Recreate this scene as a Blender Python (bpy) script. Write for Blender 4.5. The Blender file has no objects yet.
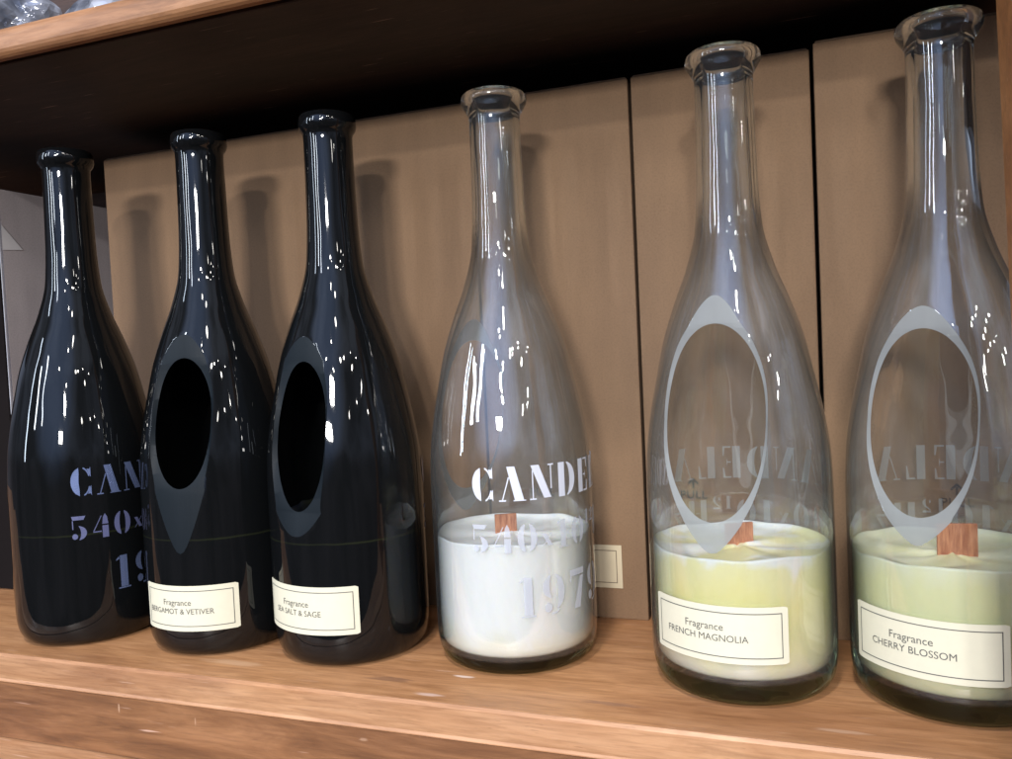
import bpy, bmesh, math, random
import numpy as np
from mathutils import Vector, Matrix
random.seed(7)
sc = bpy.context.scene
C = sc.collection

# ------------------------------------------------------------------ camera
cam_d = bpy.data.cameras.new('camera'); cam = bpy.data.objects.new('camera', cam_d); C.objects.link(cam)
RGT = (0.9989132390, -0.0018421382, -0.0465719595)
DWN = (-0.0466083778, -0.0394808048, -0.9981327192)
FWD = (0.0, 0.9992186310, -0.0395237577)
CAM_H = 0.1657211
cam.matrix_world = Matrix(((RGT[0], -DWN[0], -FWD[0], 0), (RGT[1], -DWN[1], -FWD[1], 0),
                           (RGT[2], -DWN[2], -FWD[2], CAM_H), (0, 0, 0, 1)))
cam_d.sensor_width = 36; cam_d.lens = 825.4844 / 1012 * 36
cam_d.clip_start = 0.01; cam_d.clip_end = 100
sc.camera = cam
PHI = 0.34961
# ------------------------------------------------------------------ world: dim interior of a shop
w = bpy.data.worlds.new('World'); sc.world = w; w.use_nodes = True
nt = w.node_tree; bg = nt.nodes['Background']
tc = nt.nodes.new('ShaderNodeTexCoord'); sep = nt.nodes.new('ShaderNodeSeparateXYZ')
nt.links.new(tc.outputs['Generated'], sep.inputs[0])
rmp = nt.nodes.new('ShaderNodeValToRGB'); mr = nt.nodes.new('ShaderNodeMapRange')
mr.inputs['From Min'].default_value = -1; mr.inputs['From Max'].default_value = 1
nt.links.new(sep.outputs['Z'], mr.inputs['Value']); nt.links.new(mr.outputs[0], rmp.inputs[0])
cr = rmp.color_ramp
cr.elements[0].position = 0.0; cr.elements[0].color = (0.07, 0.045, 0.035, 1)
cr.elements[1].position = 1.0; cr.elements[1].color = (0.55, 0.55, 0.57, 1)
e = cr.elements.new(0.48); e.color = (0.10, 0.09, 0.095, 1)
e = cr.elements.new(0.60); e.color = (0.31, 0.34, 0.41, 1)
nz = nt.nodes.new('ShaderNodeTexNoise'); nz.inputs['Scale'].default_value = 3.2; nz.inputs['Detail'].default_value = 3
nt.links.new(tc.outputs['Generated'], nz.inputs['Vector'])
r2 = nt.nodes.new('ShaderNodeValToRGB'); r2.color_ramp.elements[0].position = 0.40; r2.color_ramp.elements[1].position = 0.64
r2.color_ramp.elements[0].color = (0.25, 0.25, 0.28, 1); r2.color_ramp.elements[1].color = (1.35, 1.45, 1.65, 1)
nt.links.new(nz.outputs[0], r2.inputs[0])
mm = nt.nodes.new('ShaderNodeMix'); mm.data_type = 'RGBA'; mm.blend_type = 'MULTIPLY'; mm.inputs[0].default_value = 1
nt.links.new(rmp.outputs[0], mm.inputs[6]); nt.links.new(r2.outputs[0], mm.inputs[7])
# broad cool daylight from the shop window, soft edged
vd = nt.nodes.new('ShaderNodeVectorMath'); vd.operation = 'DOT_PRODUCT'
_a, _e = math.radians(-112), math.radians(31)
vd.inputs[1].default_value = (math.cos(_a) * math.cos(_e), math.sin(_a) * math.cos(_e), math.sin(_e))
nt.links.new(tc.outputs['Generated'], vd.inputs[0])
vr = nt.nodes.new('ShaderNodeValToRGB'); vr.color_ramp.interpolation = 'EASE'
vr.color_ramp.elements[0].position = 0.78; vr.color_ramp.elements[0].color = (0, 0, 0, 1)
vr.color_ramp.elements[1].position = 0.985; vr.color_ramp.elements[1].color = (0.80, 1.15, 2.0, 1)
nt.links.new(vd.outputs['Value'], vr.inputs[0])
ma = nt.nodes.new('ShaderNodeMix'); ma.data_type = 'RGBA'; ma.blend_type = 'ADD'; ma.inputs[0].default_value = 1
nt.links.new(mm.outputs[2], ma.inputs[6]); nt.links.new(vr.outputs[0], ma.inputs[7])
nt.links.new(ma.outputs[2], bg.inputs[0]); bg.inputs[1].default_value = 0.80

# ------------------------------------------------------------------ lamps of the shop
def lamp(name, az, el, dist, sx, sy, watts, col, shape='RECTANGLE'):
    l = bpy.data.lights.new(name, 'AREA'); l.shape = shape; l.size = sx; l.size_y = sy
    l.energy = watts; l.color = col
    o = bpy.data.objects.new(name, l); C.objects.link(o)
    a, b = math.radians(az), math.radians(el)
    d = Vector((math.cos(a) * math.cos(b), math.sin(a) * math.cos(b), math.sin(b)))
    o.location = Vector((-0.03, 0.43, 0.14)) + d * dist
    o.rotation_euler = d.to_track_quat('Z', 'Y').to_euler()
    return o
lamp('window_strip', -137, 22, 2.4, 0.06, 0.80, 9, (0.84, 0.91, 1.0))
lamp('window_strip', -149, 17, 2.5, 0.09, 0.60, 9, (0.84, 0.91, 1.0))
lamp('window_strip_far', -164, 14, 2.2, 0.06, 1.1, 7, (0.72, 0.84, 1.0))
lamp('bright_panel', -103.5, 13.5, 2.6, 0.34, 0.14, 42, (1.0, 0.97, 0.93))
lamp('bright_panel', -96, 21, 2.7, 0.13, 0.06, 18, (1.0, 0.97, 0.93))
lamp('overhead_panel', -108, 60, 2.2, 0.20, 0.10, 24, (1.0, 0.96, 0.90))
for az, el, di, wt, sz in ((-77, 30, 2.6, 4, .10), (-71, 31, 2.4, 3, .05), (-92, 24, 3.0, 2, .06), (-58, 25, 2.8, 2.5, .08), (-47, 29, 3.0, 1.2, .04),
                       (-107, 30, 2.6, 3, .07), (-66, 18, 3.2, 1.2, .09), (-86, 44, 2.2, 2, .10), (-38, 16, 3.4, 1.0, .05), (-97, 40, 2.5, 1.5, .04),
                           (-54, 19, 3.0, .8, .04), (-60, 33, 2.7, .8, .035), (-44, 20, 3.2, .6, .03)):
    lamp('ceiling_spot', az, el, di, sz, sz * 1.3, wt, (1.0, 0.95, 0.88), 'ELLIPSE')

sc.view_settings.view_transform = 'Standard'; sc.view_settings.look = 'None'
sc.view_settings.exposure = 0.0; sc.view_settings.gamma = 1
sc.render.engine = 'CYCLES'
cy = sc.cycles
cy.use_denoising = True
try: cy.denoiser = 'OPENIMAGEDENOISE'
except Exception: pass
cy.max_bounces = 20; cy.transparent_max_bounces = 40; cy.transmission_bounces = 16; cy.glossy_bounces = 8
cy.diffuse_bounces = 5; cy.caustics_reflective = False; cy.caustics_refractive = True
cy.sample_clamp_indirect = 6.0; cy.blur_glossy = 0.3

# ------------------------------------------------------------------ material helpers
def newmat(name):
    m = bpy.data.materials.new(name); m.use_nodes = True
    m.node_tree.nodes.clear()
    out = m.node_tree.nodes.new('ShaderNodeOutputMaterial')
    return m, m.node_tree, out
class NB:
    def __init__(s, nt): s.nt = nt
    def n(s, t, **k):
        x = s.nt.nodes.new(t)
        for a, b in k.items(): setattr(x, a, b)
        return x
    def l(s, a, b): s.nt.links.new(a, b)
    def principled(s, col=None, rough=.5, metal=0, ior=1.5, **ins):
        p = s.n('ShaderNodeBsdfPrincipled')
        if col: p.inputs['Base Color'].default_value = (*col, 1)
        p.inputs['Roughness'].default_value = rough; p.inputs['Metallic'].default_value = metal; p.inputs['IOR'].default_value = ior
        for k, v in ins.items(): p.inputs[k.replace('_', ' ')].default_value = v
        return p
    def noise(s, vec, scale, detail=4, rough=.55, mapping=None, dist=0):
        if mapping:
            mp = s.n('ShaderNodeMapping'); mp.inputs['Scale'].default_value = mapping; s.l(vec, mp.inputs[0]); vec = mp.outputs[0]
        x = s.n('ShaderNodeTexNoise'); x.inputs['Scale'].default_value = scale; x.inputs['Detail'].default_value = detail
        x.inputs['Roughness'].default_value = rough; x.inputs['Distortion'].default_value = dist
        s.l(vec, x.inputs['Vector']); return x.outputs[0]
    def ramp(s, fac, stops):
        r = s.n('ShaderNodeValToRGB'); el = r.color_ramp.elements
        el[0].position, el[0].color = stops[0][0], (*stops[0][1], 1); el[1].position, el[1].color = stops[-1][0], (*stops[-1][1], 1)
        for p, c in stops[1:-1]: q = el.new(p); q.color = (*c, 1)
        s.l(fac, r.inputs[0]); return r.outputs[0]
    def mix(s, a, b, fac, mode='MIX'):
        m = s.n('ShaderNodeMix', data_type='RGBA', blend_type=mode)
        for i, v in ((6, a), (7, b)):
            if isinstance(v, tuple): m.inputs[i].default_value = (*v, 1)
            else: s.l(v, m.inputs[i])
        if isinstance(fac, (int, float)): m.inputs[0].default_value = fac
        else: s.l(fac, m.inputs[0])
        return m.outputs[2]
    def bump(s, h, strength, dist=.001):
        b = s.n('ShaderNodeBump'); b.inputs['Strength'].default_value = strength; b.inputs['Distance'].default_value = dist
        s.l(h, b.inputs['Height']); return b.outputs[0]
    def math(s, op, a, b=None, c=None, clamp=False):
        m = s.n('ShaderNodeMath', operation=op); m.use_clamp = clamp
        for i, v in enumerate((a, b, c)):
            if v is None: continue
            if isinstance(v, (int, float)): m.inputs[i].default_value = v
            else: s.l(v, m.inputs[i])
        return m.outputs[0]
    def mixsh(s, fac, a, b):
        m = s.n('ShaderNodeMixShader')
        if isinstance(fac, (int, float)): m.inputs[0].default_value = fac
        else: s.l(fac, m.inputs[0])
        s.l(a, m.inputs[1]); s.l(b, m.inputs[2]); return m.outputs[0]

def mat_wood(name, dark, mid, light, rough=.45, seed=0.0, grain=1.0, bump=.25, spots=()):
    m, nt, out = newmat(name); b = NB(nt)
    tcn = b.n('ShaderNodeTexCoord'); mp = b.n('ShaderNodeMapping'); mp.inputs['Location'].default_value = (seed, seed * 1.7, seed * .6)
    b.l(tcn.outputs['Object'], mp.inputs[0]); v = mp.outputs[0]
    g1 = b.noise(v, 1, 7, .62, (9, 60 * grain, 60 * grain), 1.8)
    g2 = b.noise(v, 1, 5, .6, (42, 520 * grain, 520 * grain), .6)
    big = b.noise(v, 1, 4, .6, (5, 16, 16), 1.2)
    c = b.ramp(g1, [(.30, dark), (.5, mid), (.70, light)])
    c = b.mix(c, b.ramp(g2, [(.36, (.55, .48, .42)), (.58, (1.08, 1.06, 1.05))]), .42, 'MULTIPLY')
    c = b.mix(c, b.ramp(big, [(.32, (.70, .62, .60)), (.6, (1.10, 1.08, 1.06))]), .8, 'MULTIPLY')
    pr = b.noise(v, 1, 2, .5, (150, 1500, 1500), .2)
    c = b.mix(c, (.14, .065, .03), b.math('MULTIPLY', b.ramp(pr, [(.68, (0, 0, 0)), (.74, (1, 1, 1))]), .45))
    sc1 = b.noise(v, 1, 2, .5, (26, 620, 300), .1)       # pale scuffs along the grain
    c = b.mix(c, (.72, .50, .40), b.math('MULTIPLY', b.ramp(sc1, [(.70, (0, 0, 0)), (.76, (1, 1, 1))]), .55))
    for (sx, sy, sz, rx, ry, rz, col, am) in spots:      # chips, nicks and stains at their own places
        q = b.n('ShaderNodeMapping'); q.vector_type = 'TEXTURE'; q.inputs['Location'].default_value = (sx, sy, sz); q.inputs['Scale'].default_value = (rx, ry, rz)
        b.l(tcn.outputs['Object'], q.inputs[0])
        ln = b.n('ShaderNodeVectorMath', operation='LENGTH'); b.l(q.outputs[0], ln.inputs[0])
        d = b.math('ADD', ln.outputs['Value'], b.math('MULTIPLY', b.math('SUBTRACT', g2, .5), 2.2))
        c = b.mix(c, col, b.math('MULTIPLY', b.ramp(d, [(.55, (1, 1, 1)), (.95, (0, 0, 0))]), am))
    p = b.principled(None, rough); b.l(c, p.inputs['Base Color'])
    b.l(b.bump(b.math('ADD', g1, b.math('MULTIPLY', g2, .5)), bump, .0006), p.inputs['Normal'])
    b.l(p.outputs[0], out.inputs[0]); return m
M = {}
M['board'] = mat_wood('light worn wood', (.34, .165, .070), (.45, .230, .105), (.53, .285, .140), .42, spots=[(-.1675, .3772, 0, .0062, .0016, .01, (.80, .62, .52), .9), (-.176, .3530, 0, .0085, .0018, .01, (.70, .50, .42), .7), (-.205, .3660, 0, .016, .003, .01, (.17, .09, .06), .5), (-.09, .3640, 0, .020, .0022, .01, (.20, .11, .08), .5), (-.30, .3655, 0, .022, .004, .01, (.66, .42, .26), .5), (.01, .3610, 0, .012, .002, .01, (.66, .44, .31), .4)])
M['edge'] = mat_wood('rubbed edge wood', (.36, .182, .088), (.45, .245, .128), (.52, .300, .168), .42, 3.1)
M['rail'] = mat_wood('shade-darkened rail wood', (.11, .047, .018), (.19, .088, .036), (.27, .135, .062), .5, 5.3, spots=[(-.342, .3262, -.0130, .0006, .01, .0028, (.50, .33, .22), .6), (-.293, .3262, -.0145, .0005, .01, .0022, (.50, .33, .22), .5), (-.197, .3262, -.0120, .0030, .01, .0008, (.50, .33, .22), .4)])  # shade of the vertical face put into the rail's darker colour
M['post'] = mat_wood('orange upright wood', (.30, .125, .040), (.38, .165, .055), (.44, .205, .075), .5, 8.2, .6)
M['upper'] = mat_wood('brown shelf wood', (.20, .095, .04), (.33, .165, .075), (.42, .23, .12), .5, 1.9)
M['under'] = mat_wood('shaded underside wood', (.020, .012, .010), (.032, .019, .015), (.045, .027, .021), .6, 6.6)  # shade under the upper shelf put into the wood colour
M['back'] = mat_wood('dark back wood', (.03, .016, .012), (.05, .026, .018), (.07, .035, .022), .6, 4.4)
def mat_plain(name, col, rough=.5, metal=0, **k):
    m, nt, out = newmat(name); b = NB(nt); tcn = b.n('ShaderNodeTexCoord')
    f = b.noise(tcn.outputs['Object'], 220, 3)
    c = b.mix(tuple(x * .92 for x in col), col, f)
    p = b.principled(None, rough, metal, **k); b.l(c, p.inputs['Base Color']); b.l(p.outputs[0], out.inputs[0]); return m
def mat_card(name, col, rough=.85):
    m, nt, out = newmat(name); b = NB(nt); tcn = b.n('ShaderNodeTexCoord'); v = tcn.outputs['Object']
    f1 = b.noise(v, 900, 3, .6); f2 = b.noise(v, 1, 4, .6, (60, 60, 14)); f3 = b.noise(v, 9, 3)
    c = b.mix(col, tuple(x * .80 for x in col), b.ramp(f1, [(.45, (0, 0, 0)), (.75, (1, 1, 1))]))
    c = b.mix(c, b.ramp(f2, [(.3, (.88, .87, .86)), (.7, (1.07, 1.06, 1.05))]), .8, 'MULTIPLY')
    c = b.mix(c, b.ramp(f3, [(.3, (.90, .89, .90)), (.7, (1.06, 1.05, 1.03))]), .8, 'MULTIPLY')
    p = b.principled(None, rough); b.l(c, p.inputs['Base Color'])
    b.l(b.bump(b.math('ADD', f1, f2), .12, .0003), p.inputs['Normal'])
    b.l(p.outputs[0], out.inputs[0]); return m

M['card'] = mat_card('brown cardboard', (.212, .128, .070))
M['card_side'] = mat_card('brown cardboard side', (.22, .14, .085))
M['grey'] = mat_card('grey carton', (.46, .42, .44), .6)
M['black_card'] = mat_plain('black carton', (.010, .008, .008), .95, 0, Specular_IOR_Level=.05)
M['paper'] = mat_plain('cream label paper', (.66, .635, .49), .55)
M['old_paper'] = mat_plain('tan label paper', (.56, .47, .32), .7)
M['ink'] = mat_plain('grey black ink', (.10, .10, .09), .6)
M['ink_soft'] = mat_plain('soft brown ink', (.16, .12, .08), .7)
M['black_ink'] = mat_plain('black print', (.02, .018, .016), .7)
M['pale_edge'] = mat_plain('pale worn edge', (.42, .42, .46), .5)
M['arrow_grey'] = mat_plain('pale grey print', (.70, .68, .70), .6)
M['white_paint'] = mat_plain('white bottle paint', (.60, .63, .72), .4)
M['blue_lit_paint'] = mat_plain('blue-lit bottle paint', (.36, .47, .86), .27, .8)  # blue of reflected window light put into the paint colour

def mat_wax(name, stops, rough=.45):
    m, nt, out = newmat(name); b = NB(nt); tcn = b.n('ShaderNodeTexCoord'); v = tcn.outputs['Object']
    sp = b.n('ShaderNodeSeparateXYZ'); b.l(v, sp.inputs[0])
    f = b.noise(v, 34, 4, .6, (1, 1, .6), .5); g = b.noise(v, 260, 3)
    h = b.math('ADD', b.math('MULTIPLY', sp.outputs['Z'], 15), b.math('MULTIPLY', b.math('SUBTRACT', f, .5), .55))
    c = b.ramp(h, stops)
    p = b.principled(None, rough, 0, 1.44, Subsurface_Weight=.35, Subsurface_Scale=.004)
    p.inputs['Subsurface Radius'].default_value = (1, .8, .5)
    b.l(c, p.inputs['Base Color'])
    b.l(b.bump(b.math('ADD', b.math('MULTIPLY', f, 3), g), .25, .0008), p.inputs['Normal'])
    b.l(p.outputs[0], out.inputs[0]); return m
M['wax_white'] = mat_wax('white wax', [(.2, (.92, .88, .76)), (.36, (.96, .95, .92)), (1, (.96, .95, .93))])
M['wax_yellow'] = mat_wax('pale yellow wax', [(.18, (.80, .74, .58)), (.40, (.86, .79, .42)), (.72, (.88, .80, .34)), (.92, (.88, .82, .45)), (.99, (.90, .89, .82))])
M['wax_green'] = mat_wax('pale green wax', [(.18, (.62, .60, .36)), (.5, (.74, .73, .38)), (.84, (.80, .79, .45)), (.99, (.84, .83, .60))])
def mat_wick():
    m, nt, out = newmat('cherry wood wick'); b = NB(nt); tcn = b.n('ShaderNodeTexCoord')
    f = b.noise(tcn.outputs['Object'], 1, 4, .6, (900, 300, 90))
    c = b.ramp(f, [(.36, (.30, .09, .035)), (.7, (.62, .27, .13))])
    p = b.principled(None, .7); b.l(c, p.inputs['Base Color']); b.l(p.outputs[0], out.inputs[0]); return m
M['wick'] = mat_wick()

def mat_clear_glass(zb):
    # neck, lip and base: solid refracting glass; the blown wall between them is thin and is shaded as a thin sheet
    m, nt, out = newmat('clear bottle glass'); b = NB(nt); tcn = b.n('ShaderNodeTexCoord')
    sp = b.n('ShaderNodeSeparateXYZ'); b.l(tcn.outputs['Object'], sp.inputs[0]); z = sp.outputs['Z']
    wob = b.noise(tcn.outputs['Object'], 38, 2, .5, (1, 1, .35))
    nrm = b.bump(wob, .26, .004)
    gl = b.n('ShaderNodeBsdfGlass'); gl.inputs['IOR'].default_value = 1.46; gl.inputs['Roughness'].default_value = 0
    b.l(b.ramp(b.math('MULTIPLY', z, 20, clamp=True), [(.30, (.80, .84, .72)), (.42, (.96, .975, .965))]), gl.inputs['Color']); b.l(nrm, gl.inputs['Normal'])
    lw = b.n('ShaderNodeLayerWeight'); lw.inputs[0].default_value = .5
    fc = lw.outputs['Facing']
    tr = b.n('ShaderNodeBsdfTransparent')
    b.l(b.mix((.955, .965, .96), (.24, .28, .26), b.math('POWER', fc, 2.8)), tr.inputs[0])
    gs = b.n('ShaderNodeBsdfGlossy'); gs.inputs['Roughness'].default_value = .015; gs.inputs[0].default_value = (1, 1, 1, 1); b.l(nrm, gs.inputs['Normal'])
    fr = b.math('MULTIPLY_ADD', b.math('POWER', fc, 4.0), .80, .09)
    thin = b.mixsh(fr, tr.outputs[0], gs.outputs[0])
    df = b.n('ShaderNodeBsdfDiffuse'); df.inputs[0].default_value = (.72, .74, .76, 1)      # whitish veil of reflections put in as patchy diffuse haze
    sm = b.noise(tcn.outputs['Object'], 26, 5, .65, (1, 1, .5), .8)
    hz = b.n('ShaderNodeMapRange'); b.l(sm, hz.inputs[0]); hz.inputs[1].default_value = .35; hz.inputs[2].default_value = .72
    hz.inputs[3].default_value = .006; hz.inputs[4].default_value = .045
    thin = b.mixsh(hz.outputs[0], thin, df.outputs[0])
    up = b.n('ShaderNodeMapRange', interpolation_type='SMOOTHSTEP'); b.l(z, up.inputs[0]); up.inputs[1].default_value = .185; up.inputs[2].default_value = .235
    dn = b.n('ShaderNodeMapRange', interpolation_type='SMOOTHSTEP'); b.l(z, dn.inputs[0]); dn.inputs[1].default_value = zb + .0025; dn.inputs[2].default_value = zb
    b.l(b.mixsh(b.math('MAXIMUM', up.outputs[0], dn.outputs[0]), thin, b.mixsh(b.math('MULTIPLY', up.outputs[0], .014), gl.outputs[0], df.outputs[0])), out.inputs[0])
    return m
def mat_frost(name, col, alpha, trans, spec=.3):
    m, nt, out = newmat(name); b = NB(nt); tcn = b.n('ShaderNodeTexCoord')
    f = b.noise(tcn.outputs['Object'], 1, 4, .6, (500, 500, 60))
    p = b.principled(None, .5, Specular_IOR_Level=spec); b.l(b.mix(tuple(x * .86 for x in col), col, f), p.inputs['Base Color']); b.l(b.bump(f, .3, .0003), p.inputs['Normal'])
    if alpha >= 1: b.l(p.outputs[0], out.inputs[0]); return m
    tl = b.n('ShaderNodeBsdfTranslucent'); tl.inputs[0].default_value = (.8, .84, .84, 1)
    tr = b.n('ShaderNodeBsdfTransparent'); tr.inputs[0].default_value = (.85, .88, .87, 1)
    b.l(b.mixsh(alpha, tr.outputs[0], b.mixsh(trans, p.outputs[0], tl.outputs[0])), out.inputs[0]); return m
def mat_dark_glass():
    m, nt, out = newmat('black bottle glass'); b = NB(nt); tcn = b.n('ShaderNodeTexCoord')
    wob = b.noise(tcn.outputs['Object'], 38, 2, .5, (1, 1, .35))
    sp = b.n('ShaderNodeSeparateXYZ'); b.l(tcn.outputs['Object'], sp.inputs[0])
    br = b.noise(tcn.outputs['Object'], 60, 3)
    ln = b.math('ABSOLUTE', b.math('SUBTRACT', sp.outputs['Z'], b.math('MULTIPLY_ADD', br, .0016, .0655)))
    wl = b.ramp(b.math('ADD', b.math('MULTIPLY', ln, 400), b.math('MULTIPLY', b.noise(tcn.outputs['Object'], 26, 2), .45)), [(.12, (.016, .019, .009)), (.50, (.004, .0045, .005))])   # wax level seen through the dark glass
    p = b.principled(None, .03, 0, 1.50, Specular_IOR_Level=.42); b.l(wl, p.inputs['Base Color']); b.l(b.bump(wob, .26, .004), p.inputs['Normal'])
    b.l(p.outputs[0], out.inputs[0]); return m
M['clear'] = mat_clear_glass(.0105); M['clear_low'] = mat_clear_glass(.0070); M['frost'] = mat_frost('frosted ground glass', (.37, .40, .415), .82, .42)
M['glare_white'] = mat_frost('glare-faded white bottle paint', (.60, .63, .72), .62, .1); M['dim_lit_blue'] = mat_frost('dim-lit blue bottle paint', (.16, .18, .36), .6, 0, .5); M['dim_back_paint'] = mat_frost('dim back-seen bottle paint', (.62, .63, .64), .42, .2); M['dark'] = mat_dark_glass(); M['dark_frost'] = mat_frost('ground black glass', (.005, .0085, .012), 1, 0, .16)  # glare on lower lines, weak light on back letters: put into colour and alpha
def mat_film():
    m, nt, out = newmat('crinkled clear film'); b = NB(nt); tcn = b.n('ShaderNodeTexCoord')
    f = b.noise(tcn.outputs['Object'], 34, 2)
    p = b.principled(None, .12, .5, 1.5); b.l(b.ramp(f, [(.35, (.08, .09, .12)), (.65, (.55, .57, .66))]), p.inputs['Base Color'])
    b.l(b.bump(f, .8, .01), p.inputs['Normal']); b.l(p.outputs[0], out.inputs[0]); return m
M['film'] = mat_film()

# ------------------------------------------------------------------ mesh helpers
def link(name, me, mat, parent=None):
    o = bpy.data.objects.new(name, me); C.objects.link(o)
    if mat is not None and not me.materials:
        for x in (mat if isinstance(mat, (list, tuple)) else [mat]): me.materials.append(x)
    if parent: o.parent = parent
    return o
def from_pydata(name, vs, fs, mat, parent=None, smooth=False):
    me = bpy.data.meshes.new(name); me.from_pydata([tuple(v) for v in vs], [], fs); me.update()
    if smooth: me.polygons.foreach_set('use_smooth', [True] * len(me.polygons))
    return link(name, me, mat, parent)
def box(name, x0, x1, y0, y1, z0, z1, mat, parent=None, bev=.0012, seg=2):
    bm = bmesh.new(); bmesh.ops.create_cube(bm, size=1)
    for v in bm.verts:
        v.co = Vector((x0 if v.co.x < 0 else x1, y0 if v.co.y < 0 else y1, z0 if v.co.z < 0 else z1))
    if bev: bmesh.ops.bevel(bm, geom=bm.edges[:], offset=bev, segments=seg, profile=.5, affect='EDGES')
    me = bpy.data.meshes.new(name); bm.to_mesh(me); bm.free()
    return link(name, me, mat, parent)
def empty(name, loc, rz=0, label=None, cat=None, group=None):
    o = bpy.data.objects.new(name, None); C.objects.link(o); o.location = loc; o.rotation_euler = (0, 0, rz)
    o.empty_display_size = .02
    if label: o['label'] = label
    if cat: o['category'] = cat
    if group: o['group'] = group
    return o
def W(s, d, z=0): return Vector((math.cos(PHI) * s + math.sin(PHI) * d, -math.sin(PHI) * s + math.cos(PHI) * d, z))

# ------------------------------------------------------------------ shelf unit (local x runs along the shelf, y goes in)
unit = empty('shelf_unit', (0, 0, 0), -PHI, 'worn orange brown wooden shelf unit holding the row of bottles and boxes', 'shelf')
def extr(name, prof, x0, x1, mat, parent, n=1):
    vs, fs = [], []; k = len(prof)
    for i in range(n + 1):
        x = x0 + (x1 - x0) * i / n
        vs += [(x, a, b) for a, b in prof]
    for i in range(n):
        for j in range(k):
            fs.append((i * k + j, i * k + (j + 1) % k, (i + 1) * k + (j + 1) % k, (i + 1) * k + j))
    fs.append(tuple(range(k))[::-1]); fs.append(tuple(n * k + j for j in range(k)))
    o = from_pydata(name, vs, fs, mat, parent)
    bm = bmesh.new(); bm.from_mesh(o.data); bmesh.ops.recalc_face_normals(bm, faces=bm.faces[:]); bm.to_mesh(o.data); bm.free()
    return o
extr('lower_board', [(.3462, -.0004), (.3468, 0), (.640, 0), (.640, -.036), (.3462, -.036)], -1.3, .45, M['board'], unit)
extr('front_edging', [(.3272, -.0068), (.3280, -.0057), (.3436, -.0010), (.3450, .0004), (.3458, .0002), (.3458, -.036), (.3310, -.036), (.3272, -.0085)], -1.3, .45, M['edge'], unit)
extr('front_rail', [(.3300, -.0072), (.3262, -.0072), (.3262, -.0382), (.3300, -.0382)], -1.3, .45, M['rail'], unit)
box('bottom_ledge', -1.3, .45, .24, .60, -.075, -.0388, M['edge'], unit, .003, 3)
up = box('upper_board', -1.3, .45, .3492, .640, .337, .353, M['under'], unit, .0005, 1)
box('upper_edging', -1.3, .45, .338, .3490, .3368, .3532, M['upper'], unit, .0055, 5)
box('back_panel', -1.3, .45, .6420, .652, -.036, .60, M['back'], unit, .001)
po = box('upright', 0, .0395, .298, .3245, -.30, .70, M['post'], unit, .0012)
for v in po.data.vertices: v.co.x += .0636 + (.273 - v.co.z) * .022

# ------------------------------------------------------------------ cardboard boxes behind the bottles
def text_mesh(txt, size, align='CENTER', bold=0, space=1.0):
    cu = bpy.data.curves.new('t', 'FONT'); cu.body = txt; cu.size = size; cu.align_x = align; cu.align_y = 'CENTER'
    cu.space_character = space; cu.offset = bold;  cu.resolution_u = 4
    ob = bpy.data.objects.new('t', cu); C.objects.link(ob)
    dg = bpy.context.evaluated_depsgraph_get(); dg.update()
    me = bpy.data.meshes.new_from_object(ob.evaluated_get(dg))
    vs = [v.co.copy() for v in me.vertices]; fs = [tuple(p.vertices) for p in me.polygons]
    bpy.data.objects.remove(ob); bpy.data.curves.remove(cu); bpy.data.meshes.remove(me)
    return vs, fs
BW = .0984; U0 = .0073; BN = .4799; BH = .3171
box_desc = ['tall brown cardboard box behind the rightmost bottle, beside the wooden upright',
            'tall brown cardboard box behind the clear bottle of yellow wax',
            'tall brown cardboard box with a framed tan label, right behind the white candle',
            'tall brown cardboard box between the white candle and the third black bottle',
            'tall brown cardboard box between the second and third black bottles',
            'tall brown cardboard box between the first and second black bottles, leftmost of its row']
def make_carton():
    r = empty('cardboard_box', (0, 0, 0), -PHI)
    w2 = BW - .0019
    box('carton_body', -w2 / 2, w2 / 2, 0, .10, 0, BH, M['card'], r, .0007, 2)
    tp = box('top_flap', -w2 / 2 + .001, w2 / 2 - .001, .001, .099, BH + .0002, BH + .0012, M['card_side'], r, .0003, 1)
    vs, fs = text_mesh('PULL', .0064, bold=.00008, space=1.12)
    V = [(v.x - .0100, -.0004, v.y + .0757) for v in vs]; F = [tuple(f) for f in fs]
    k = len(V)
    for q in ([(-.0006, .0795), (.0006, .0795), (.0006, .0838), (-.0006, .0838)],
              [(-.0033, .0826), (-.0024, .0820), (.0003, .0846), (0, .0856), (-.0003, .0856)],
              [(.0033, .0826), (.0024, .0820), (-.0003, .0846), (0, .0856), (.0003, .0856)]):
        V += [(a - .0100, -.0004 - .00005 * len(q), b) for a, b in q]; F.append(tuple(range(k, k + len(q)))); k += len(q)
    from_pydata('pull_print', V, F, M['black_ink'], r)
    return r
carton = make_carton()
cartons = []
for i in range(6):
    if i == 0: r = carton
    else:
        r = carton.copy(); C.objects.link(r)
        for ch in list(carton.children):
            c = ch.copy(); C.objects.link(c); c.parent = r
            if ch.name.startswith('pull_print'): c.location.x = {1: -.0112, 2: -.004}.get(i, 0)
    if i == 1:
        for ch in carton.children:
            if ch.name.startswith('pull_print'): ch.location.x = .0235
    j = [-.0100, -.0010, -.0005, .0004, -.0006, .0003][i]
    r.location = W(U0 + BW * (.5 - i), BN + j)
    r['label'] = box_desc[i]; r['category'] = 'box'; r['group'] = 'cardboard boxes behind the bottles'
    cartons.append(r)
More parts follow.
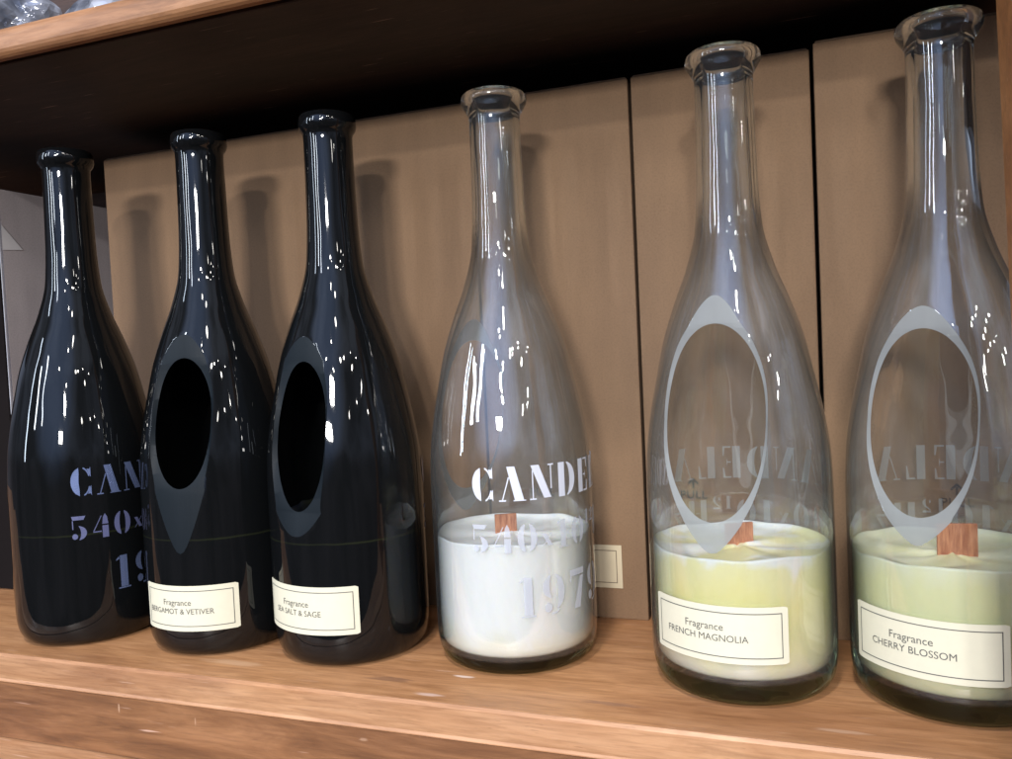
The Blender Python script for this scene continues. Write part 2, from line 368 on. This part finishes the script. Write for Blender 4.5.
# the framed tan label on the third box
def frame_faces(x0, x1, z0, z1, t):
    V = [(x0, z0), (x1, z0), (x1, z1), (x0, z1), (x0 + t, z0 + t), (x1 - t, z0 + t), (x1 - t, z1 - t), (x0 + t, z1 - t)]
    return V, [(0, 1, 5, 4), (1, 2, 6, 5), (2, 3, 7, 6), (3, 0, 4, 7)]
c3 = cartons[2]; cx = U0 + BW * (.5 - 2)
lx1 = -.1066 - cx; lx0 = lx1 - .0656
lab = box('paper_label', lx0, lx1, -.0007, -.0002, .0188, .0446, M['old_paper'], c3, 0)
fv, ff = frame_faces(lx0 + .003, lx1 - .003, .0218, .0416, .0005)
from_pydata('label_border', [(a, -.00085, z) for a, z in fv], ff, M['ink_soft'], lab)

# grey carton standing at the far left
gc = empty('grey_carton', W(-.6055, .45), -PHI, 'grey carton with a dark front standing left of the first black bottle', 'box')
box('carton_body', -.05, .05, .001, .15, 0, .2995, M['grey'], gc, .0008)
box('front_panel', -.05, .0485, -.0015, .0008, .001, .299, M['black_card'], gc, .0003)
box('worn_corner', .0497, .0504, -.0012, .0004, .001, .299, M['pale_edge'], gc, .0003)
from_pydata('printed_arrow', [(.0504, .001, .2735), (.0504, .018, .2560), (.0504, .001, .2545)], [(0, 1, 2)], M['arrow_grey'], gc)

# crinkled film bundles on the upper shelf
def bundle(name, loc, sx, sy, sz, seed, label, rz):
    bm = bmesh.new(); bmesh.ops.create_icosphere(bm, subdivisions=4, radius=1)
    rnd = random.Random(seed)
    dirs = [Vector((rnd.gauss(0, 1), rnd.gauss(0, 1), rnd.gauss(0, 1))).normalized() for _ in range(11)]
    for v in bm.verts:
        d = v.co.normalized(); k = max(0, max(d.dot(q) for q in dirs))
        r = .66 + .34 * min(1, abs(k) ** 5) + .05 * math.sin(11 * d.x + seed) * math.cos(9 * d.y)
        p = d * r; v.co = Vector((p.x * sx, p.y * sy, max(p.z, -.72) * sz + .72 * sz))
    me = bpy.data.meshes.new(name); bm.to_mesh(me); bm.free()
    o = link(name, me, M['film']); o.location = loc; o.rotation_euler = (0, 0, rz)
    o['label'] = label; o['category'] = 'wrapped package'; o['group'] = 'wrapped packages on the upper shelf'
bundle('wrapped_package', W(-.375, .385, .3532), .030, .022, .022, 3, 'bluish crinkled clear film package on the upper shelf, right of the two', -.3)
bundle('wrapped_package', W(-.445, .380, .3532), .034, .022, .026, 8, 'grey crinkled clear film package at the left corner of the upper shelf', .5)

# ------------------------------------------------------------------ bottle shape
RB = .0437
PR = [(0, .0372), (.0015, .0395), (.004, .0413), (.008, .0427), (.014, .0435), (.022, .0437), (.09, .0437), (.1095, .0430), (.127, .0407),
      (.1455, .0370), (.164, .0329), (.1815, .0272), (.1998, .0203), (.2175, .0158), (.240, .0143), (.265, .0138), (.2862, .0136)]
def pchip(x, y):
    x = np.array(x, float); y = np.array(y, float); h = np.diff(x); d = np.diff(y) / h; m = np.zeros(len(x))
    for i in range(1, len(x) - 1):
        if d[i - 1] * d[i] > 0:
            w1 = 2 * h[i] + h[i - 1]; w2 = h[i] + 2 * h[i - 1]; m[i] = (w1 + w2) / (w1 / d[i - 1] + w2 / d[i])
    m[0] = d[0]; m[-1] = d[-1]
    def f(q):
        i = int(min(max(np.searchsorted(x, q) - 1, 0), len(x) - 2)); t = (q - x[i]) / h[i]
        return ((2 * t**3 - 3 * t**2 + 1) * y[i] + (t**3 - 2 * t**2 + t) * h[i] * m[i] + (-2 * t**3 + 3 * t**2) * y[i + 1] + (t**3 - t**2) * h[i] * m[i + 1])
    return f
rout = pchip([a for a, _ in PR], [b for _, b in PR])
WB = [.0018]
def wall(z):
    if z < .16: return WB[0] - .0005 * max(0, 1 - abs(z - .127) / .036)
    return WB[0] + (.0034 - WB[0]) * min(1, (z - .16) / .06)
def rin(z): return rout(z) - wall(z)
def shell_profile(clear, fl):
    o = []
    o += [(0, .0022), (.020, .0020), (.030, .0006), (.0345, 0)]     # (r, z) underside with a shallow punt
    zs = [0, .0007, .0015, .0027, .004, .006, .008, .011, .014, .018, .022, .03] + list(np.arange(.04, .098, .0065)) + list(np.arange(.099, .2865, .0035))
    o += [(rout(z), z) for z in zs]
    if clear:
        lf = .0177
        o += [(.0137, .2876), (.0139, .2889), (.0146, .2902), (.0158, .2922), (lf - .0005, .2943), (lf, .2960), (lf, .2975), (lf - .0006, .2992), (lf - .0018, .3004), (lf - .0036, .3008)]
    else:
        lf = .0161
        o += [(.0137, .2874), (.0139, .2888), (.0147, .2898), (lf - .0006, .2911), (lf, .2928), (lf, .2950), (lf - .0003, .2976), (lf - .0012, .2993), (lf - .0030, .30)]
    o += [(.0128, .2999), (.0112, .2990), (.0102, .2972), (.0101, .294), (.0102, .288)]
    zi = [z for z in zs if .0175 - fl <= z <= .284][::-1]
    o += [(rin(z), z) for z in zi]
    o += [(rin(.018) - q, z - fl) for q, z in ((.0004, .0155), (.0014, .0140), (.0040, .0130))] + [(.028, .0126 - fl), (.015, .0126 - fl), (0, .0126 - fl)]
    return o
def lathe(prof, n):
    vs, fs = [], []; rings = []
    for r, z in prof:
        if r < 1e-6: rings.append([len(vs)]); vs.append((0, 0, z))
        else:
            rings.append(list(range(len(vs), len(vs) + n)))
            vs += [(r * math.cos(2 * math.pi * k / n), r * math.sin(2 * math.pi * k / n), z) for k in range(n)]
    for a, b in zip(rings[:-1], rings[1:]):
        for k in range(n):
            k2 = (k + 1) % n
            if len(a) == 1: fs.append((a[0], b[k2], b[k]))
            elif len(b) == 1: fs.append((a[k], a[k2], b[0]))
            else: fs.append((a[k], a[k2], b[k2], b[k]))
    return vs, fs
def make_glass(clear, fl, gmat, ztt, zht, zmid_x, zhb, zbt, az):
    """bottle shell with an oval opening ground through it; the cutter is curved like a drum"""
    name = 'clear_glass' if clear else 'black_glass'
    vs, fs = lathe(shell_profile(clear, fl), 128)
    me = bpy.data.meshes.new(name); me.from_pydata(vs, [], fs)
    bm = bmesh.new(); bm.from_mesh(me); bmesh.ops.recalc_face_normals(bm, faces=bm.faces[:]); bm.to_mesh(me); bm.free()
    a, b = (M[gmat], M['frost']) if clear else (M['dark'], M['dark_frost'])
    me.materials.append(a); me.materials.append(b)
    ob = bpy.data.objects.new(name, me); C.objects.link(ob)
    zm = (zht + zhb) / 2; hh = (zht - zhb) / 2
    def tip(q, z0, z1):      # ground facet running out to a point between the opening's end z0 and the tip z1
        w0 = rout(z0) ** 2 - rin(z0) ** 2; L = abs(z1 - z0); t = (q - z0) / (z1 - z0)
        p = min(max(2.15 * zmid_x ** 2 / hh * L / w0, 1.08), 1.12 if z1 > z0 else 1.35)
        if t > 1: return rout(q) + (t - 1) * .004
        return math.sqrt(rout(q) ** 2 - w0 * (1 - t) ** p)
    zs = np.concatenate([np.linspace(zbt - .010, zhb, 16)[:-1], zm - hh * np.cos(np.linspace(0, math.pi, 61)), np.linspace(zht, ztt + .008, 14)[1:]])
    def fx(q):
        if q <= zhb: return tip(q, zhb, zbt)
        if q >= zht: return tip(q, zht, ztt)
        k = 1 - abs((q - zm) / hh) ** 2.15
        return math.sqrt(max(rin(q) ** 2 - (zmid_x ** 2) * max(k, 0), .0001))
    xs = np.array([fx(q) for q in zs])
    cv, cf = [], []; nc = 0
    for x, q in zip(xs, zs):
        k = max(0, 1 - abs((q - zm) / hh) ** 2.15); wq = max(zmid_x * math.sqrt(k), .0004); sl = 1.15 * max(0, 1 - abs((q - zm) / hh)) ** 1.1
        row = [(-.09, x + sl * .02), (-wq - .02, x + sl * .02), (-wq, x), (0, x), (wq, x), (wq + .02, x + sl * .02), (.09, x + sl * .02), (.09, .15), (-.09, .15)]
        nc = len(row); cv += [(b_, a_, q) for a_, b_ in row]
    for i in range(len(zs) - 1):
        for j in range(nc):
            cf.append((i * nc + j, i * nc + (j + 1) % nc, i * nc + nc + (j + 1) % nc, i * nc + nc + j))
    cf.append(tuple(range(nc))[::-1]); e = (len(zs) - 1) * nc; cf.append(tuple(range(e, e + nc)))
    cm = bpy.data.meshes.new('cut'); cm.from_pydata(cv, [], cf); cm.materials.append(a); cm.materials.append(b)
    bm = bmesh.new(); bm.from_mesh(cm); bmesh.ops.recalc_face_normals(bm, faces=bm.faces[:]); bm.to_mesh(cm); bm.free()
    cm.polygons.foreach_set('material_index', [1] * len(cm.polygons))
    co = bpy.data.objects.new('cut', cm); C.objects.link(co)
    md = ob.modifiers.new('b', 'BOOLEAN'); md.operation = 'DIFFERENCE'; md.object = co; md.solver = 'EXACT'; md.material_mode = 'INDEX'
    dg = bpy.context.evaluated_depsgraph_get(); dg.update()
    res = bpy.data.meshes.new_from_object(ob.evaluated_get(dg)); res.name = name
    bpy.data.objects.remove(ob); bpy.data.objects.remove(co)
    res.transform(Matrix.Rotation(az, 4, 'Z'))
    res.polygons.foreach_set('use_smooth', [True] * len(res.polygons))
    res.set_sharp_from_angle(angle=math.radians(34))
    return res

# ------------------------------------------------------------------ stencil letters as polygons in a unit-high box
def strip(l, r):   # two polylines -> quads
    return [[l[i], r[i], r[i + 1], l[i + 1]] for i in range(len(l) - 1)]
def bar(x0, x1, y0, y1, n=2):
    xs = [x0 + (x1 - x0) * i / n for i in range(n + 1)]
    return [[(xs[i], y0), (xs[i + 1], y0), (xs[i + 1], y1), (xs[i], y1)] for i in range(n)]
def slant(xb0, xb1, xt0, xt1, y0, y1, n=2):
    o = []
    for i in range(n):
        a, b = i / n, (i + 1) / n
        o.append([(xb0 + (xb1 - xb0) * a, y0), (xb0 + (xb1 - xb0) * b, y0), (xt0 + (xt1 - xt0) * b, y1), (xt0 + (xt1 - xt0) * a, y1)])
    return o
def lune(cx, cy, rx, ry, t, side, lim=None, n=12, cut=.97):
    L, Rr = [], []
    for i in range(n + 1):
        v = -cut + 2 * cut * i / n; c = math.sqrt(1 - v * v)
        xo = cx + side * rx * c; xi = cx + side * max((rx - t) * math.sqrt(max(0, 1 - (v / .96)**2)) if abs(v) < .96 else 0, lim if lim is not None else 0)
        if (xo - xi) * side < 0: xi = xo
        L.append((xo, cy + v * ry)); Rr.append((xi, cy + v * ry))
    return strip(L, Rr)
def arc(cx, cy, rx, ry, a0, a1, t, n=7):
    L, Rr = [], []
    for i in range(n + 1):
        a = math.radians(a0 + (a1 - a0) * i / n)
        L.append((cx + rx * math.cos(a), cy + ry * math.sin(a))); Rr.append((cx + (rx - t) * math.cos(a), cy + (ry - t) * math.sin(a)))
    return strip(L, Rr)
G = {}
G['C'] = (.80, lune(.42, .5, .42, .5, .30, -1, .10) + arc(.42, .5, .32, .5, 78, 22, .05) + arc(.42, .5, .32, .5, -78, -22, .05) + [[(.62, .93), (.74, .66), (.76, .66), (.76, 1.0), (.72, .92)], [(.62, .07), (.74, .34), (.76, .34), (.76, 0), (.72, .08)]])
G['A'] = (.92, slant(.56, .88, .30, .58, 0, 1) + slant(.10, .135, .34, .385, .03, .70, 1) + bar(0, .24, 0, .04, 1) + bar(.50, .94, 0, .03))
G['N'] = (.90, bar(.10, .14, .04, .86, 1) + bar(0, .24, 0, .04, 1) + slant(.52, .80, .06, .36, .03, 1.0) + bar(.79, .83, .28, 1, 1) + bar(.70, .92, .96, 1.0, 1))
G['D'] = (.86, bar(.06, .33, 0, 1) + lune(.38, .5, .46, .5, .27, 1, .04))
G['E'] = (.78, bar(.06, .34, 0, 1) + bar(.40, .62, .95, 1, 1) + bar(.40, .62, 0, .05, 1) + bar(.40, .54, .48, .52, 1) + [[(.60, 1), (.66, .70), (.70, .70), (.70, 1)], [(.60, 0), (.70, 0), (.70, .32), (.66, .32)], [(.52, .5), (.56, .36), (.56, .64)]])
G['L'] = (.76, bar(.06, .34, 0, 1) + bar(.40, .62, 0, .05, 1) + [[(.58, 0), (.70, 0), (.70, .40), (.66, .40)]])
G['5'] = (.66, slant(.10, .52, .06, .60, .84, 1) + bar(.08, .12, .46, .82, 1) + lune(.28, .30, .34, .30, .22, 1, .04) + lune(.16, .16, .12, .12, .12, 1, 0, 6) + lune(.16, .16, .10, .12, .1, -1, 0, 6))
G['4'] = (.70, bar(.40, .64, 0, .50) + [[(.40, .56), (.64, .56), (.60, .86), (.52, 1.0), (.44, .86)]] + slant(.04, .08, .36, .40, .30, .92, 1) + bar(.04, .36, .24, .29, 1))
G['0'] = (.74, lune(.34, .5, .32, .5, .22, -1, .05) + lune(.40, .5, .32, .5, .22, 1, .05))
G['1'] = (.50, bar(.14, .38, .05, 1) + [[(.02, .86), (.12, .90), (.12, .98), (.02, .90)]] + bar(.06, .46, 0, .04))
G['9'] = (.72, lune(.32, .70, .30, .30, .20, -1, .05) + lune(.38, .56, .32, .44, .21, 1, .05) + arc(.32, .3, .26, .3, -100, -40, .05) + lune(.16, .18, .12, .12, .12, 1, 0, 6) + lune(.16, .18, .10, .12, .1, -1, 0, 6))
G['7'] = (.66, bar(.04, .62, .84, 1, 3) + slant(.16, .42, .44, .60, 0, .80) + [[(.04, .70), (.08, .70), (.10, .84), (.04, .84)]])
G['2'] = (.66, lune(.30, .72, .32, .28, .20, 1, .05) + slant(.06, .14, .34, .54, .16, .48, 1) + slant(.06, .62, .10, .60, 0, .14) + lune(.18, .78, .12, .12, .12, -1, 0, 6))
G['x'] = (.52, slant(.28, .46, .02, .20, .12, .60, 1) + slant(.03, .07, .42, .46, .12, .60, 1))
G['H'] = (.92, bar(.08, .32, 0, 1) + bar(.58, .82, 0, 1) + bar(.36, .54, .48, .52, 1))
G['z'] = (.56, bar(.04, .48, 0, .08) + bar(.04, .48, .56, .64) + slant(.04, .20, .32, .48, .10, .54, 1))
def wrapx(parent, name, polys, mat, az0, R):
    """polys in metres (arc length, height) wound on the bottle; text reads left to right from outside"""
    vs, fs = [], []
    for k, pl in enumerate(polys):
        b0 = len(vs)
        for x, z in pl:
            a = az0 + x / R; vs.append((R * math.cos(a), R * math.sin(a), z))
        fs.append(tuple(range(b0, len(vs))))
    return from_pydata(name, vs, fs, mat, parent)
def line(txt, height, z0, width):
    items = []; x = 0
    for ch, s, dy in txt:
        wd, pl = G[ch]; items.append((x, wd * s, s, dy, pl)); x += wd * s + .16
    tot = x - .16; k = width / tot; o = []
    for x0, wd, s, dy, pl in items:
        for q in pl: o.append([((x0 + a * s) * k - width / 2, z0 + (dy + b * s) * height) for a, b in q])
    return o
L1 = line([(c, 1, 0) for c in 'CANDELA'], .0172, .0892, .0985)
L2 = line([(c, 1, 0) for c in '540'] + [('x', .9, .05)] + [(c, 1, 0) for c in '10'] + [(c, .5, .62) for c in '12'] + [('H', 1, 0), ('z', 1, 0)], .0142, .0635, .102)
L3 = line([(c, 1, 0) for c in '1979'], .0200, .0308, .056)

def fragrance_label(root, az, z0, txt, half=math.radians(43), h=.0255):
    R = RB + .00035; n = 40; vs, fs = [], []
    c = .0006
    cols = []
    for i in range(n + 1):
        a = -half + 2 * half * i / n; cols.append(a)
    for rr in (R, R - .0002):
        for a in cols:
            e = min(abs(a + half), abs(a - half)) * R; ins = max(0, c - e)
            vs += [(rr * math.cos(az + a), rr * math.sin(az + a), z0 + ins), (rr * math.cos(az + a), rr * math.sin(az + a), z0 + h - ins)]
    m = 2 * (n + 1)
    for i in range(n):
        fs.append((2 * i, 2 * i + 2, 2 * i + 3, 2 * i + 1)); fs.append((m + 2 * i, m + 2 * i + 1, m + 2 * i + 3, m + 2 * i + 2))
    lb = from_pydata('paper_label', vs, fs, M['paper'], root, True)
    wx = half * R; e = .0027; t = .00042; polys = []
    x0, x1, za, zb = -wx + e, wx - e, z0 + e, z0 + h - e
    for k in range(36):
        a, b = x0 + (x1 - x0) * k / 36, x0 + (x1 - x0) * (k + 1) / 36
        polys += [[(a, za), (b, za), (b, za + t), (a, za + t)], [(a, zb - t), (b, zb - t), (b, zb), (a, zb)]]
    polys += [[(x0, za + t), (x0 + t, za + t), (x0 + t, zb - t), (x0, zb - t)], [(x1 - t, za + t), (x1, za + t), (x1, zb - t), (x1 - t, zb - t)]]
    wrapx(lb, 'label_border', polys, M['ink'], az, R + .00012)
    pv, pf = [], []
    for body, size, dz in (('Fragrance', .0047, .0160), (txt, .0043, .0110)):
        v, f = text_mesh(body, size); b0 = len(pv)
        pv += [(q.x - .0045, z0 + dz + q.y) for q in v]; pf += [tuple(i + b0 for i in g) for g in f]
    R2 = R + .00014
    from_pydata('label_text', [(R2 * math.cos(az + x / R2), R2 * math.sin(az + x / R2), z) for x, z in pv], pf, M['ink'], lb)

def wax(root, mat, fl, ztop, seed, wick_off, wick_w, wick_h, wick_az):
    rnd = random.Random(seed)
    prof = [(r, z - fl) for r, z in ((0, .0130), (.028, .0130), (rin(.018) - .0042, .0133), (rin(.018) - .0017, .0144), (rin(.018) - .0007, .0158))]
    for z in np.arange(.0190 - fl, ztop - .001, .004): prof.append((min(rin(z) - .00025, rin(.09) - .00025), z))
    re = rin(.06) - .00025
    prof += [(re, ztop - .0012), (re - .0001, ztop), (re - .0007, ztop - .0003), (re - .0018, ztop - .0018), (re - .006, ztop - .0030), (re - .014, ztop - .0034), (.012, ztop - .0034), (.004, ztop - .003), (0, ztop - .003)]
    vs, fs = lathe(prof, 96); ph = rnd.random() * 6
    V = []
    for x, y, z in vs:
        if z > ztop - .0045 and math.hypot(x, y) < re + .001:
            a = math.atan2(y, x); z += .0005 * math.sin(3 * a + ph) + .00035 * math.sin(7 * a + 2 * ph) + .0004 * math.sin(220 * x + ph) * math.cos(190 * y)
        V.append((x, y, z))
    wx = from_pydata('wax', V, fs, mat, root, True)
    b = box('wick', -wick_w / 2, wick_w / 2, -.0009, .0009, ztop - .006, ztop - .003 + wick_h, M['wick'], wx, .0002, 1)
    b.data.transform(Matrix.Translation((wick_off[0], wick_off[1], 0)) @ Matrix.Rotation(wick_az, 4, 'Z'))
    return wx

rad = math.radians
BT = [  # x, y, hole (top tip, hole top, depth x, hole bottom, bottom tip), hole azimuth from camera direction, kind, label
    (-.2694, .5226), (-.1762, .4968), (-.0941, .4709), (.0002, .4477), (.1102, .3994), (.1975, .3693)]
desc = [('black_candle_bottle', 'black glass bottle candle with stencil lettering tinted for blue reflected light, leftmost of the row'),
        ('black_candle_bottle', 'black glass bottle candle with oval opening and Bergamot & Vetiver paper label'),
        ('black_candle_bottle', 'black glass bottle candle with oval opening and Sea Salt & Sage paper label'),
        ('clear_candle_bottle', 'clear glass bottle candle of white wax with white stencil lettering facing front'),
        ('clear_candle_bottle', 'clear glass bottle candle of pale yellow wax with French Magnolia paper label'),
        ('clear_candle_bottle', 'clear glass bottle candle of pale green wax with Cherry Blossom paper label')]
holes = [(.181, .168, .0190, .090, .062, -127), (.181, .1675, .0173, .0945, .058, -31), (.176, .1625, .0166, .083, .070, -39.5),
         (.182, .170, .0215, .084, .070, -142), (.1845, .1715, .0226, .083, .0690, -16), (.1745, .1650, .0212, .0865, .0750, -17)]
labels = [None, (-31, .0155, 'BERGAMOT & VETIVER', 40), (-38, .0185, 'SEA SALT & SAGE', 42), None, (-17, .0210, 'FRENCH MAGNOLIA', 43), (-16, .0195, 'CHERRY BLOSSOM', 43)]
for i, (X, Y) in enumerate(BT):
    clear = i > 2
    nm, ds = desc[i]
    root = empty(nm, (X, Y, .0004), 0, ds, 'candle', 'clear glass bottle candles' if clear else 'black glass bottle candles')
    ca = math.atan2(-Y, -X); fl = .0048 if i == 3 else .0018; WB[0] = .0020 if clear else .0029
    a = holes[i]; haz = ca + rad(a[5])
    link('glass_shell', make_glass(clear, fl, 'clear_low' if i == 3 else 'clear', *a[:5], haz), None, root)
    full = (M['white_paint'] if i == 3 else M['dim_back_paint']) if clear else M['blue_lit_paint']
    worn = (M['glare_white'] if i == 3 else M['dim_back_paint']) if clear else M['dim_lit_blue']  # dimmed paints: glare and weak light on the letters put into the paint
    wrapx(root, 'stencil_lettering', L1, full, haz + math.pi, RB + .00025)
    wrapx(root, 'stencil_lettering', L2, worn, haz + math.pi, RB + .00025)
    wrapx(root, 'stencil_lettering', L3, worn if clear else full, haz + math.pi, RB + .00025)
    if labels[i]:
        la, z0, tx, hf = labels[i]; fragrance_label(root, ca + rad(la), z0, tx, rad(hf))
    zt = .0665
    if i == 3: wax(root, M['wax_white'], fl, zt, 1, (-.004, .004), .012, .010, .1)
    elif i == 4: wax(root, M['wax_yellow'], fl, zt, 2, (.001, .004), .014, .010, .1)
    elif i == 5: wax(root, M['wax_green'], fl, zt - .0005, 3, (.001, -.003), .0165, .014, -.25)
    else: wax(root, M['wax_yellow'], fl, zt, 4 + i, (0, 0), .014, .010, .1)
